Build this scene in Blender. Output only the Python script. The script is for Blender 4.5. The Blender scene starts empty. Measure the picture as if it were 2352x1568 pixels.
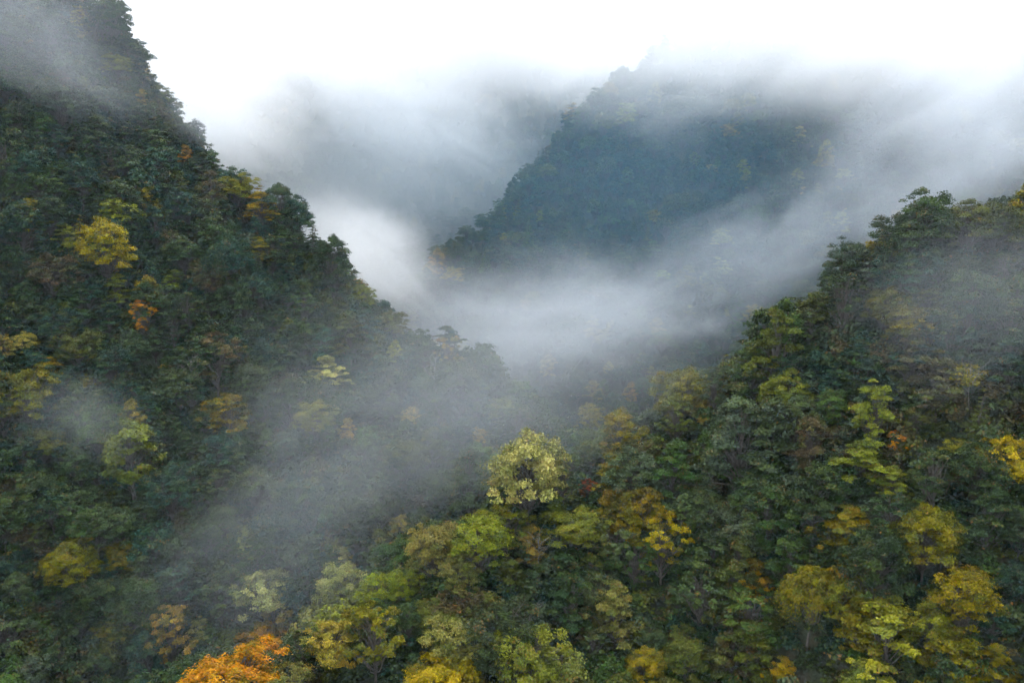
import bpy, math, random
import numpy as np

# ------------------------------------------------------------------ camera
HFOV = math.radians(65.0)
PITCH = math.radians(-8.0)
CZ = 90.0                                    # drone height above the valley floor datum
PW, PH = 2352.0, 1568.0                      # size in which picture positions below are given
FPX = PW / 2 / math.tan(HFOV / 2)
sc = bpy.context.scene
col = sc.collection
cam_d = bpy.data.cameras.new('camera')
cam_d.sensor_width = 36.0
cam_d.lens = 18.0 / math.tan(HFOV / 2)
cam_d.clip_start = 0.5
cam_d.clip_end = 5000.0
cam = bpy.data.objects.new('camera', cam_d)
cam.location = (0, 0, CZ)
cam.rotation_euler = (math.radians(90) + PITCH, 0, 0)
col.objects.link(cam)
sc.camera = cam

# ------------------------------------------------------------------ sky, sun, exposure
SUN_EL, SUN_AZ = math.radians(72), math.radians(-10)     # ahead of the camera, a little to the left
world = bpy.data.worlds.new('World')
sc.world = world
world.use_nodes = True
wn, wl = world.node_tree.nodes, world.node_tree.links
wn.clear()
sky = wn.new('ShaderNodeTexSky'); sky.sky_type = 'NISHITA'; sky.sun_disc = False
sky.sun_elevation = SUN_EL; sky.sun_rotation = SUN_AZ
sky.air_density = 1.0; sky.dust_density = 3.0
bg1 = wn.new('ShaderNodeBackground'); bg1.inputs['Strength'].default_value = 0.05
bg2 = wn.new('ShaderNodeBackground')          # the even layer of cloud that covers the sky
bg2.inputs['Color'].default_value = (0.94, 0.96, 1.0, 1); bg2.inputs['Strength'].default_value = 0.80
addw = wn.new('ShaderNodeAddShader'); wo = wn.new('ShaderNodeOutputWorld')
wl.new(sky.outputs[0], bg1.inputs['Color'])
wl.new(bg1.outputs[0], addw.inputs[0]); wl.new(bg2.outputs[0], addw.inputs[1])
wl.new(addw.outputs[0], wo.inputs['Surface'])

sun_d = bpy.data.lights.new('sun', 'SUN')
sun_d.energy = 1.5; sun_d.angle = math.radians(25); sun_d.color = (1.0, 0.96, 0.9)
sun = bpy.data.objects.new('sun', sun_d)
sun.rotation_euler = (math.radians(90) - SUN_EL, 0, math.pi - SUN_AZ)
sun.location = (0, 0, 300)
col.objects.link(sun)

sc.view_settings.view_transform = 'Standard'
sc.view_settings.look = 'None'
sc.view_settings.exposure = 1.45
sc.view_settings.gamma = 1.0
sc.view_settings.use_curve_mapping = False
sc.render.engine = 'CYCLES'
cy = sc.cycles
cy.max_bounces = 8; cy.diffuse_bounces = 1; cy.glossy_bounces = 1; cy.transmission_bounces = 2
cy.volume_bounces = 7; cy.transparent_max_bounces = 48
cy.volume_step_rate = 1.6; cy.volume_max_steps = 96
cy.use_denoising = True
cy.use_adaptive_sampling = True; cy.adaptive_threshold = 0.05; cy.adaptive_min_samples = 20
cy.caustics_reflective = False; cy.caustics_refractive = False

SEED = 7
rng = np.random.default_rng(SEED)
random.seed(SEED)
CP, SP = math.cos(PITCH), math.sin(PITCH)

def direction(u, v):
    dx = (u - PW / 2) / FPX; dz = (PH / 2 - v) / FPX
    return np.array([dx, CP - SP * dz, SP + CP * dz])

def at(u, v, depth):
    """world point seen at picture position u, v and lying `depth` metres ahead"""
    d = direction(u, v)
    return d * (depth / d[1]) + np.array([0, 0, CZ])

def project(p):
    """world points (n,3) -> picture u, v and distance along the view axis"""
    q = np.asarray(p, float) - np.array([0, 0, CZ])
    f = q[:, 1] * CP + q[:, 2] * SP
    up = -q[:, 1] * SP + q[:, 2] * CP
    f = np.where(f < 1e-3, 1e-3, f)
    return PW / 2 + FPX * q[:, 0] / f, PH / 2 - FPX * up / f, f

# ------------------------------------------------------------------ terrain
def vnoise(x, y, seed):
    """smooth value noise, vectorised"""
    xi, yi = np.floor(x).astype(np.int64), np.floor(y).astype(np.int64)
    xf, yf = x - xi, y - yi
    def h(a, b):
        n = (a * 374761393 + b * 668265263 + seed * 982451653) & 0x7fffffff
        n = ((n ^ (n >> 13)) * 1274126177) & 0x7fffffff
        return ((n ^ (n >> 16)) & 0xffff) / 65535.0
    sx, sy = xf * xf * (3 - 2 * xf), yf * yf * (3 - 2 * yf)
    a = h(xi, yi) * (1 - sx) + h(xi + 1, yi) * sx
    b = h(xi, yi + 1) * (1 - sx) + h(xi + 1, yi + 1) * sx
    return (a * (1 - sy) + b * sy) * 2 - 1

# crests: (u, v, metres ahead), the metres by which trees overtop the ground, slope on the near and far side
RIDGES = [
    # left mountain, its spur coming down to the right
    ([(-900, -900, 190), (-300, -560, 178), (215, -30, 165), (405, 240, 160), (615, 400, 155), (805, 550, 150),
      (890, 645, 146), (1030, 730, 141), (1100, 745, 138), (1150, 890, 134)], 8.5, 0.95, 1.15),
    # near hillside, from the right edge down to the lower left
    ([(3300, 200, 110), (2520, 325, 104), (2200, 385, 101), (2075, 450, 99), (2005, 590, 98), (1880, 665, 99),
      (1700, 765, 102), (1500, 890, 103), (1320, 1000, 100), (1100, 1085, 95), (900, 1215, 88),
      (650, 1350, 80), (400, 1460, 72), (0, 1640, 64), (-500, 1900, 52)], 9.5, 0.92, 0.85),
    # middle mountain, right of the valley
    ([(930, 700, 246), (975, 580, 252), (1060, 490, 258), (1205, 400, 264), (1228, 318, 271), (1335, 235, 280),
      (1420, 165, 290), (1520, 95, 297), (1700, 40, 304), (1950, -20, 310), (2352, -90, 305), (2900, -200, 280), (3600, -200, 250)], 6.5, 1.04, 1.2),
    # far mountain closing the valley
    ([(-400, -150, 470), (300, -40, 470), (650, 20, 470), (1000, -70, 485), (1300, -40, 500), (1800, -260, 520), (2600, -300, 540)], 6.0, 1.0, 1.0),
]
RID = []
for pts, over, sn, sf in RIDGES:
    RID.append((np.array([at(*p) - np.array([0, 0, over]) for p in pts]), sn, sf))

def height(x, y):
    x = np.asarray(x, float); y = np.asarray(y, float)
    wx = x + 5 * vnoise(x / 31, y / 31, 3) + 2 * vnoise(x / 13, y / 13, 4)
    wy = y + 5 * vnoise(x / 31, y / 31, 5) + 2 * vnoise(x / 13, y / 13, 6)
    hs = [np.full(x.shape, 2.0) + 0.02 * y]
    for P, sn, sf in RID:
        ds, hz_ = [], []
        for a, b in zip(P[:-1], P[1:]):
            ab = b - a
            L2 = ab[0] ** 2 + ab[1] ** 2
            t = np.clip(((wx - a[0]) * ab[0] + (wy - a[1]) * ab[1]) / L2, 0, 1)
            cx, cy_ = a[0] + t * ab[0], a[1] + t * ab[1]
            d = np.hypot(wx - cx, wy - cy_)
            far = (wy > cy_)
            ds.append(d)
            d = np.sqrt(d * d + 9.0) - 3.0
            hz_.append(a[2] + t * ab[2] - d * np.where(far, sf, sn))
        ds, hz_ = np.stack(ds), np.stack(hz_)          # the crest keeps its own profile: the nearest stretches of it count most
        wt = np.exp(-(ds - ds.min(0)) / 5.0)
        best = (wt * hz_).sum(0) / wt.sum(0)
        hs.append(best)
    H = np.stack(hs)
    m = H.max(0)
    k = 3.0
    out = m + k * np.log(np.exp((H - m) / k).sum(0)) - k * 0.2
    near = np.clip((y - 60) / 120, 0.25, 1)
    out = out + near * (2.6 * vnoise(x / 24, y / 24, 11) + 1.3 * vnoise(x / 9.5, y / 9.5, 12)) + 0.5 * vnoise(x / 4, y / 4, 13)
    return out

# ------------------------------------------------------------------ materials
def new_mat(name):
    m = bpy.data.materials.new(name); m.use_nodes = True
    nt = m.node_tree; nt.nodes.clear()
    return m, nt, nt.nodes, nt.links

def foliage_mat(name, far):
    m, nt, N, L = new_mat(name)
    out = N.new('ShaderNodeOutputMaterial')
    if far:
        src = N.new('ShaderNodeAttribute'); src.attribute_type = 'INSTANCER'; src.attribute_name = 'tree_colour'
        c0 = src.outputs['Color']
    else:
        src = N.new('ShaderNodeObjectInfo'); c0 = src.outputs['Color']
    tone = N.new('ShaderNodeAttribute'); tone.attribute_name = 'leaf_tone'
    spec = N.new('ShaderNodeAttribute'); spec.attribute_name = 'leaf_turn'
    hsv = N.new('ShaderNodeHueSaturation')
    mv = N.new('ShaderNodeMapRange'); mv.inputs['To Min'].default_value = 0.45; mv.inputs['To Max'].default_value = 1.7
    L.new(tone.outputs['Fac'], mv.inputs['Value']); L.new(mv.outputs[0], hsv.inputs['Value'])
    mh = N.new('ShaderNodeMapRange'); mh.inputs['To Min'].default_value = 0.525; mh.inputs['To Max'].default_value = 0.475
    L.new(spec.outputs['Fac'], mh.inputs['Value']); L.new(mh.outputs[0], hsv.inputs['Hue'])
    # parts of a crown that have not turned yet stay olive
    grn = N.new('ShaderNodeAttribute'); grn.attribute_name = 'leaf_green'
    mg = N.new('ShaderNodeMapRange'); mg.inputs['From Min'].default_value = 0.45; mg.inputs['To Max'].default_value = 0.75
    L.new(grn.outputs['Fac'], mg.inputs['Value'])
    m0 = N.new('ShaderNodeMix'); m0.data_type = 'RGBA'
    L.new(mg.outputs[0], m0.inputs['Factor']); L.new(c0, m0.inputs['A']); m0.inputs['B'].default_value = (.050, .068, .020, 1)
    L.new(m0.outputs['Result'], hsv.inputs['Color'])
    hsv.inputs['Saturation'].default_value = 1.22
    turn = N.new('ShaderNodeMapRange'); turn.inputs['From Min'].default_value = 0.84; turn.inputs['From Max'].default_value = 0.99
    turn.inputs['To Max'].default_value = 0.75
    L.new(spec.outputs['Fac'], turn.inputs['Value'])
    mix = N.new('ShaderNodeMix'); mix.data_type = 'RGBA'
    L.new(turn.outputs[0], mix.inputs['Factor']); L.new(hsv.outputs[0], mix.inputs['A'])
    mix.inputs['B'].default_value = (0.21, 0.095, 0.022, 1)
    p = N.new('ShaderNodeBsdfPrincipled')
    p.inputs['Roughness'].default_value = 0.48; p.inputs['Specular IOR Level'].default_value = 0.08
    L.new(mix.outputs['Result'], p.inputs['Base Color'])
    tr = N.new('ShaderNodeBsdfTranslucent'); L.new(mix.outputs['Result'], tr.inputs['Color'])
    ms = N.new('ShaderNodeMixShader'); ms.inputs[0].default_value = 0.11
    L.new(p.outputs[0], ms.inputs[1]); L.new(tr.outputs[0], ms.inputs[2]); L.new(ms.outputs[0], out.inputs['Surface'])
    return m

def bark_mat(name, a, b):
    m, nt, N, L = new_mat(name)
    out = N.new('ShaderNodeOutputMaterial'); p = N.new('ShaderNodeBsdfPrincipled')
    tc = N.new('ShaderNodeTexCoord'); mp = N.new('ShaderNodeMapping'); mp.inputs['Scale'].default_value = (6, 6, 1.2)
    nz = N.new('ShaderNodeTexNoise'); nz.inputs['Scale'].default_value = 1.6; nz.inputs['Detail'].default_value = 4
    rp = N.new('ShaderNodeValToRGB')
    rp.color_ramp.elements[0].position = 0.35; rp.color_ramp.elements[0].color = (*a, 1)
    rp.color_ramp.elements[1].position = 0.68; rp.color_ramp.elements[1].color = (*b, 1)
    L.new(tc.outputs['Object'], mp.inputs[0]); L.new(mp.outputs[0], nz.inputs['Vector']); L.new(nz.outputs['Fac'], rp.inputs[0])
    L.new(rp.outputs[0], p.inputs['Base Color']); p.inputs['Roughness'].default_value = 0.85
    L.new(p.outputs[0], out.inputs['Surface'])
    return m

def ground_mat():
    m, nt, N, L = new_mat('forest_floor')
    out = N.new('ShaderNodeOutputMaterial'); p = N.new('ShaderNodeBsdfPrincipled')
    g = N.new('ShaderNodeNewGeometry')
    nz = N.new('ShaderNodeTexNoise'); nz.inputs['Scale'].default_value = 0.45; nz.inputs['Detail'].default_value = 7
    rp = N.new('ShaderNodeValToRGB')
    e = rp.color_ramp.elements
    e[0].position = 0.32; e[0].color = (0.018, 0.022, 0.010, 1)
    e[1].position = 0.70; e[1].color = (0.055, 0.045, 0.022, 1)
    x = e.new(0.5); x.color = (0.028, 0.036, 0.014, 1)
    L.new(g.outputs['Position'], nz.inputs['Vector']); L.new(nz.outputs['Fac'], rp.inputs[0])
    L.new(rp.outputs[0], p.inputs['Base Color']); p.inputs['Roughness'].default_value = 0.95
    n2 = N.new('ShaderNodeTexNoise'); n2.inputs['Scale'].default_value = 2.2; n2.inputs['Detail'].default_value = 5
    L.new(g.outputs['Position'], n2.inputs['Vector'])
    bp = N.new('ShaderNodeBump'); bp.inputs['Strength'].default_value = 0.8; bp.inputs['Distance'].default_value = 0.4
    L.new(n2.outputs['Fac'], bp.inputs['Height']); L.new(bp.outputs[0], p.inputs['Normal'])
    L.new(p.outputs[0], out.inputs['Surface'])
    return m

def rock_mat():
    m, nt, N, L = new_mat('limestone')
    out = N.new('ShaderNodeOutputMaterial'); p = N.new('ShaderNodeBsdfPrincipled')
    g = N.new('ShaderNodeNewGeometry')
    nz = N.new('ShaderNodeTexNoise'); nz.inputs['Scale'].default_value = 0.5; nz.inputs['Detail'].default_value = 8
    rp = N.new('ShaderNodeValToRGB')
    e = rp.color_ramp.elements
    e[0].position = 0.3; e[0].color = (0.06, 0.06, 0.055, 1)
    e[1].position = 0.7; e[1].color = (0.26, 0.25, 0.23, 1)
    L.new(g.outputs['Position'], nz.inputs['Vector']); L.new(nz.outputs['Fac'], rp.inputs[0])
    L.new(rp.outputs[0], p.inputs['Base Color']); p.inputs['Roughness'].default_value = 0.9
    bp = N.new('ShaderNodeBump'); bp.inputs['Distance'].default_value = 0.6
    L.new(nz.outputs['Fac'], bp.inputs['Height']); L.new(bp.outputs[0], p.inputs['Normal'])
    L.new(p.outputs[0], out.inputs['Surface'])
    return m

M_LEAF = foliage_mat('foliage', False)
M_LEAF_FAR = foliage_mat('foliage_forest', True)
M_BARK = bark_mat('bark', (0.035, 0.028, 0.022), (0.10, 0.085, 0.065))
M_PALE = bark_mat('pale_bark', (0.08, 0.075, 0.065), (0.20, 0.19, 0.17))
M_GROUND = ground_mat()
M_ROCK = rock_mat()

# ------------------------------------------------------------------ ground sheet
def axis(parts):
    v = []
    for a, b, s in parts:
        v += list(np.arange(a, b, s))
    v.append(parts[-1][1])
    return np.array(v)
gx = axis([(-480, -220, 10), (-220, 260, 2.5), (260, 560, 10)])
gy = axis([(-150, -60, 15), (-60, 30, 6), (30, 420, 2.5), (420, 660, 6)])
X, Y = np.meshgrid(gx, gy)
Z = height(X, Y)
nx, ny = len(gx), len(gy)
verts = np.stack([X.ravel(), Y.ravel(), Z.ravel()], 1)
ii = (np.arange(ny - 1)[:, None] * nx + np.arange(nx - 1)[None]).ravel()
faces = np.stack([ii, ii + 1, ii + nx + 1, ii + nx], 1)

def mesh_from(name, v, f, mats, attrs=None, smooth=False, mat_idx=None):
    v = np.asarray(v, np.float32); f = np.asarray(f, np.int32)
    me = bpy.data.meshes.new(name)
    n, k = f.shape
    me.vertices.add(len(v)); me.vertices.foreach_set('co', v.ravel())
    me.loops.add(n * k); me.loops.foreach_set('vertex_index', f.ravel())
    me.polygons.add(n)
    me.polygons.foreach_set('loop_start', np.arange(0, n * k, k, dtype=np.int32))
    me.polygons.foreach_set('loop_total', np.full(n, k, np.int32))
    if smooth:
        me.polygons.foreach_set('use_smooth', np.ones(n, bool))
    for m in mats:
        me.materials.append(m)
    if mat_idx is not None:
        me.polygons.foreach_set('material_index', np.asarray(mat_idx, np.int32))
    for an, av in (attrs or {}).items():
        a = me.attributes.new(an, 'FLOAT', 'FACE'); a.data.foreach_set('value', np.asarray(av, np.float32))
    me.update(calc_edges=True)
    return me

def obj(name, me, parent=None):
    o = bpy.data.objects.new(name, me); col.objects.link(o)
    if parent is not None:
        o.parent = parent
    return o

terrain = obj('hillside', mesh_from('hillside', verts, faces, [M_GROUND], smooth=True))
terrain['kind'] = 'structure'; terrain['label'] = 'steep wooded mountain slopes around a narrow valley'

# ------------------------------------------------------------------ tree kinds
def tube(path, rad, sides):
    """tapered tube along a path; returns verts, quads"""
    path = np.asarray(path, float); n = len(path)
    tan = np.gradient(path, axis=0)
    tan /= np.linalg.norm(tan, axis=1)[:, None] + 1e-9
    ref = np.array([0.31, 0.95, 0.05])
    a = np.cross(tan, ref); a /= np.linalg.norm(a, axis=1)[:, None] + 1e-9
    b = np.cross(tan, a)
    ang = np.arange(sides) * 2 * math.pi / sides
    v = path[:, None, :] + np.asarray(rad)[:, None, None] * (np.cos(ang)[None, :, None] * a[:, None, :] + np.sin(ang)[None, :, None] * b[:, None, :])
    i = np.arange(n - 1)[:, None] * sides; j = np.arange(sides)[None]
    j2 = (j + 1) % sides
    f = np.stack([i + j, i + j2, i + sides + j2, i + sides + j], -1).reshape(-1, 4)
    return v.reshape(-1, 3), f

class Wood:
    def __init__(s): s.v, s.f, s.n = [], [], 0
    def add(s, path, r0, r1, sides=5):
        path = np.asarray(path, float)
        v, f = tube(path, np.linspace(r0, r1, len(path)), sides)
        s.v.append(v); s.f.append(f + s.n); s.n += len(v)
    def get(s): return np.concatenate(s.v), np.concatenate(s.f)

def bend(a, b, r, lift=0.0, n=5, wob=0.06):
    a, b = np.asarray(a, float), np.asarray(b, float)
    t = np.linspace(0, 1, n)[:, None]
    L = np.linalg.norm(b - a)
    p = a + (b - a) * t + np.array([0, 0, 1.0]) * (lift * L * np.sin(math.pi * t))
    p[1:-1] += r.normal(0, wob * L, (n - 2, 3))
    return p

class Leaves:
    """a crown as many small leaf sprays; every spray is one folded diamond"""
    def __init__(s, r): s.r = r; s.c, s.nrm, s.sz, s.tone, s.turn, s.grn = [], [], [], [], [], []
    def pad(s, c, rx, ry, rz, n, size, out=(0, 0, 0), droop=0.25, rough=0.5):
        r = s.r
        q = r.normal(0, 1, (n, 3)); q /= np.linalg.norm(q, axis=1)[:, None]
        q *= r.random(n)[:, None] ** 0.42
        q[:, 2] = np.where(q[:, 2] < 0, q[:, 2] * 0.55, q[:, 2])
        # the rim of a pad hangs a little and is ragged
        rad2 = q[:, 0] ** 2 + q[:, 1] ** 2
        ph = r.random() * 6.28
        th = np.arctan2(q[:, 1], q[:, 0])
        lob = 1 + 0.28 * np.sin(3 * th + ph) + 0.18 * np.sin(7 * th + 2 * ph)
        p = np.stack([q[:, 0] * rx * lob, q[:, 1] * ry * lob, q[:, 2] * rz - droop * rz * 1.6 * rad2], 1) + np.asarray(c)
        nrm = np.stack([q[:, 0] * 0.55, q[:, 1] * 0.55, 0.75 + 0 * rad2], 1) + np.asarray(out) * 0.35 + r.normal(0, rough, (n, 3))
        s.raw(p, nrm, size * r.uniform(0.65, 1.35, n), 0.5 * r.random() + 0.5 * r.random(n), np.clip(0.35 * r.random() + 0.65 * r.random(n), 0, 1))
    def raw(s, p, nrm, sz, tone, turn):
        s.c.append(p); s.nrm.append(nrm); s.sz.append(np.broadcast_to(sz, (len(p),))); s.tone.append(np.broadcast_to(tone, (len(p),))); s.turn.append(np.broadcast_to(turn, (len(p),))); s.grn.append(np.clip(s.r.random() + s.r.normal(0, .12, len(p)), 0, 1))
    def get(s):
        r = s.r
        c = np.concatenate(s.c); nrm = np.concatenate(s.nrm); sz = np.concatenate(s.sz)
        nrm /= np.linalg.norm(nrm, axis=1)[:, None] + 1e-9
        ref = r.normal(0, 1, c.shape)
        a = np.cross(nrm, ref); a /= np.linalg.norm(a, axis=1)[:, None] + 1e-9
        b = np.cross(nrm, a)
        L = (sz * 0.62)[:, None]; W = (sz * 0.34)[:, None]
        fold = nrm * (sz * 0.12)[:, None]
        v = np.stack([c - a * L - fold, c - b * W + fold, c + a * L - fold, c + b * W + fold], 1).reshape(-1, 3)
        f = np.arange(len(c) * 4).reshape(-1, 4)
        return v, f, {'leaf_tone': np.concatenate(s.tone), 'leaf_turn': np.concatenate(s.turn), 'leaf_green': np.concatenate(s.grn)}

def grow(style, seed, leaves, size):
    """one tree, about 10 m tall and 8 m across, root at the origin; returns wood and leaves"""
    r = np.random.default_rng(seed)
    W, Lf = Wood(), Leaves(r)
    H = 10.0
    lean = r.normal(0, 0.35, 2)
    def trunk_at(z):
        t = z / H
        return np.array([lean[0] * t * t * 1.5 + 0.12 * math.sin(5 * t + seed), lean[1] * t * t * 1.5 + 0.12 * math.cos(4 * t + seed), z])
    top = {'dome': 0.86, 'layered': 0.9, 'tall': 0.93, 'cone': 0.99, 'sparse': 0.9, 'weeping': 0.85, 'fronds': 0.75, 'bush': 0.5}[style] * H
    W.add([trunk_at(z) for z in np.linspace(-1.2, top, 9)], 0.20, 0.04, 6)
    pads = []                       # centre, rx, ry, rz
    if style == 'dome':
        R = 3.9
        for k in range(120):
            while True:
                q = r.normal(0, 1, 3); q /= np.linalg.norm(q)
                if q[2] > -0.45: break
            lump = 1 + 0.20 * math.sin(2.3 * math.atan2(q[1], q[0]) + seed) + 0.14 * math.sin(5 * q[2] + 3 * q[0] + seed)
            rr = (0.95 if k % 3 else 0.6) * lump * r.uniform(0.85, 1.08)
            c = np.array([q[0] * R * rr, q[1] * R * rr, 6.2 + q[2] * 3.6 * rr])
            s = r.uniform(0.5, 1.08)
            pads.append((c, s, s * r.uniform(.8, 1.1), s * r.uniform(0.42, 0.62), q))
    elif style == 'layered':
        n = 27
        for i in range(n):
            t = (i + r.uniform(-.4, .4)) / (n - 1)
            z = 3.4 + 5.6 * min(1, max(0, t)) + r.normal(0, .3)
            a = i * 2.4 + r.normal(0, .45)
            R = (4.3 * (1 - .75 * max(0, t) ** 1.7)) * r.uniform(.6, 1.1)
            rise = r.uniform(.02, .28)
            for f in np.arange(.35, 1.01, .9 / max(R, 1.0)):
                w = r.normal(0, .35, 2)
                c = np.array([R * f * math.cos(a) + w[0], R * f * math.sin(a) + w[1], z + rise * R * f - .05 * (R * f) ** 2 + r.normal(0, .12)])
                s = r.uniform(.55, 1.05) * (1.15 - .35 * f)
                pads.append((c, s, s * r.uniform(.65, 1.1), s * r.uniform(.3, .5), np.array([math.cos(a), math.sin(a), .4])))
        for k in range(5):
            c = np.array([r.normal(0, .6), r.normal(0, .6), 9.1 + r.normal(0, .35)])
            s = r.uniform(.6, 1.0); pads.append((c, s, s, s * .4, np.array([0, 0, 1.])))
    elif style == 'tall':
        for k in range(85):
            z = r.uniform(2.6, 9.8)
            t = (z - 2.6) / 7.2
            R = 2.7 * math.sin(math.pi * (0.18 + 0.80 * t)) ** 0.8 * r.uniform(.45, 1.12)
            a = r.uniform(0, 6.28)
            c = np.array([R * math.cos(a), R * math.sin(a), z])
            s = r.uniform(.45, .95)
            pads.append((c, s, s * r.uniform(.7, 1.1), s * r.uniform(.45, .75), np.array([math.cos(a), math.sin(a), .5])))
    elif style == 'cone':
        n = 13
        for i in range(n):
            z = 1.6 + 8.0 * i / (n - 1)
            R = 2.5 * (1 - i / (n - 1)) ** 0.85 + 0.22
            m = max(3, int(9 * R / 2.5))
            for k in range(m):
                a = 2 * math.pi * (k + r.uniform(-.3, .3)) / m + i * .7
                for f in ((.45, .9) if R > 1 else (.7,)):
                    rr = R * f * r.uniform(.85, 1.12)
                    c = np.array([rr * math.cos(a), rr * math.sin(a), z - 0.22 * rr + r.normal(0, .1)])
                    s = 0.34 * R + .16
                    pads.append((c, s, s * .8, s * .28, np.array([math.cos(a), math.sin(a), .1])))
    elif style == 'sparse':
        for k in range(64):
            z = r.uniform(4.2, 9.6)
            R = (1.2 + 2.6 * math.sin(math.pi * (z - 3.6) / 6.6)) * r.uniform(.35, 1.1)
            a = r.uniform(0, 6.28)
            c = np.array([R * math.cos(a), R * math.sin(a), z])
            s = r.uniform(.35, .85)
            pads.append((c, s, s * r.uniform(.6, 1.0), s * r.uniform(.3, .55), np.array([math.cos(a), math.sin(a), .5])))
    elif style == 'bush':
        for k in range(16):
            q = r.normal(0, 1, 3); q[2] = abs(q[2]); q /= np.linalg.norm(q)
            c = np.array([q[0] * 1.5, q[1] * 1.5, .5 + q[2] * 2.0]) * r.uniform(.6, 1.1)
            s = r.uniform(.5, .95)
            pads.append((c, s, s, s * .5, q))
    elif style in ('weeping', 'fronds'):
        if style == 'weeping':
            for k in range(40):
                q = r.normal(0, 1, 3); q[2] = abs(q[2]); q /= np.linalg.norm(q)
                s = r.uniform(.5, 1.0); pads.append((np.array([q[0] * 2.6, q[1] * 2.6, 6.4 + q[2] * 2.6]), s, s, s * .5, q))
        n = 120 if style == 'weeping' else 34
        for k in range(n):
            a = r.uniform(0, 6.28); R = 3.6 * math.sqrt(r.uniform(.02, 1.0))
            z0 = 8.9 - 0.16 * R * R * r.uniform(.7, 1.2) if style == 'weeping' else 8.0
            if style == 'fronds':
                R = r.uniform(1.8, 4.0)
            p0 = np.array([R * .55 * math.cos(a), R * .55 * math.sin(a), z0]) if style == 'weeping' else trunk_at(r.uniform(6.2, 7.4))
            ln = r.uniform(.8, 3.4) if style == 'weeping' else R
            t = np.linspace(0, 1, 60)[:, None]
            outv = np.array([math.cos(a), math.sin(a), 0])
            if style == 'weeping':
                path = p0 + outv * (R * .5 * np.sqrt(t)) + np.array([0, 0, -1.0]) * ln * t ** 1.5
            else:
                path = p0 + outv * R * t + np.array([0, 0, 1.0]) * (1.4 * t - 2.9 * t * t)
            m = max(12, leaves // n // (2 if style == 'weeping' else 1))
            idx = r.integers(0, 60, m)
            w = .30 if style == 'weeping' else .34
            pp = path[idx] + r.normal(0, w, (m, 3)) * np.array([1, 1, .5])
            nr = r.normal(0, .5, (m, 3)) + outv * .5 + np.array([0, 0, .8])
            Lf.raw(pp, nr, size * r.uniform(.6, 1.2, m), .5 * r.random() + .5 * r.random(m), r.random(m) * .92)
            W.add(path[::12], .03, .012, 3)
    if pads:
        area = np.array([p[1] * p[2] for p in pads]); area /= area.sum()
        for (c, rx, ry, rz, q), w in zip(pads, area):
            Lf.pad(c, rx, ry, rz, max(6, int(leaves * w)), size, q)
            if style != 'bush' or r.random() < .5:
                hz = min(top - .3, max(1.0, c[2] * (.62 if style != 'cone' else 1.0) - .25 * np.hypot(c[0], c[1])))
                big = np.hypot(c[0], c[1]) > 1.2
                W.add(bend(trunk_at(hz), c, r, .10, 4 if not big else 5), .075 if big else .045, .014, 3 if not big else 4)
    return W, Lf

STYLES = [('dome', 3), ('layered', 4), ('tall', 3), ('cone', 2), ('sparse', 3), ('weeping', 1), ('fronds', 1)]
KIND = {}                                   # style -> [(trunk mesh, crown mesh)]
for style, n in STYLES:
    for i in range(n):
        nl = {'dome': 16000, 'layered': 15000, 'tall': 13000, 'cone': 10000, 'sparse': 7500, 'weeping': 15000, 'fronds': 5500}[style]
        W, Lf = grow(style, 100 + 17 * i + 7 * len(style), nl, {'cone': .19, 'weeping': .18, 'sparse': .20}.get(style, .20))
        wv, wf = W.get(); lv, lf, at_ = Lf.get()
        KIND.setdefault(style, []).append((mesh_from(style + '_trunk', wv, wf, [M_BARK], smooth=True),
                                           mesh_from(style + '_crown', lv, lf, [M_LEAF], at_)))
# the same kinds with fewer, larger sprays for the far forest, and a bush for the undergrowth
FAR = []
for style, n in (('dome', 3), ('layered', 2), ('tall', 2), ('cone', 1)):
    for i in range(n):
        W, Lf = grow(style, 300 + 13 * i + 5 * len(style), 5200, .34)
        wv, wf = W.get(); lv, lf, at_ = Lf.get()
        v = np.concatenate([wv, lv]); f = np.concatenate([wf, lf + len(wv)])
        mi = np.concatenate([np.zeros(len(wf)), np.ones(len(lf))])
        FAR.append(mesh_from('forest_tree', v, f, [M_BARK, M_LEAF_FAR], {k: np.concatenate([np.zeros(len(wf)), q]) for k, q in at_.items()}, mat_idx=mi))
BUSH = []
for i in range(3):
    W, Lf = grow('bush', 500 + i, 1300, .24)
    lv, lf, at_ = Lf.get()
    BUSH.append(mesh_from('bush', lv, lf, [M_LEAF_FAR], at_))

# ------------------------------------------------------------------ where the trees stand
def ray_ground(u, v, lift):
    """first point where the line of sight comes within `lift` metres of the ground"""
    d = direction(u, v); d = d / d[1]
    ys = np.arange(35, 560, .5)
    x, z = d[0] * ys, CZ + d[2] * ys
    hit = np.nonzero(z < height(x, ys) + lift)[0]
    return ys[hit[0]] if len(hit) else None

GREENS = {
    'dark green': (.028, .046, .019), 'deep blue-green': (.022, .047, .032), 'dull green': (.042, .057, .026),
    'mid green': (.046, .074, .024), 'olive green': (.070, .078, .020), 'grey-green': (.056, .075, .046),
    'brownish green': (.066, .054, .026),
}
AUTUMN = {
    'yellow-green': (.150, .160, .035), 'pale yellow-green': (.260, .260, .095), 'golden': (.270, .175, .022), 'golden yellow': (.300, .220, .028),
    'olive gold': (.160, .130, .018), 'pale gold': (.270, .215, .070), 'orange': (.300, .155, .032), 'bright orange': (.440, .180, .018), 'rust red': (.240, .055, .016),
    'tan': (.200, .150, .048), 'leaf yellow': (.120, .112, .024), 'pale olive': (.165, .165, .058),
}
COL = {**{k: tuple(.82 * q for q in c) for k, c in GREENS.items()}, **{k: tuple(.86 * q for q in c) for k, c in AUTUMN.items()}}
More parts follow.
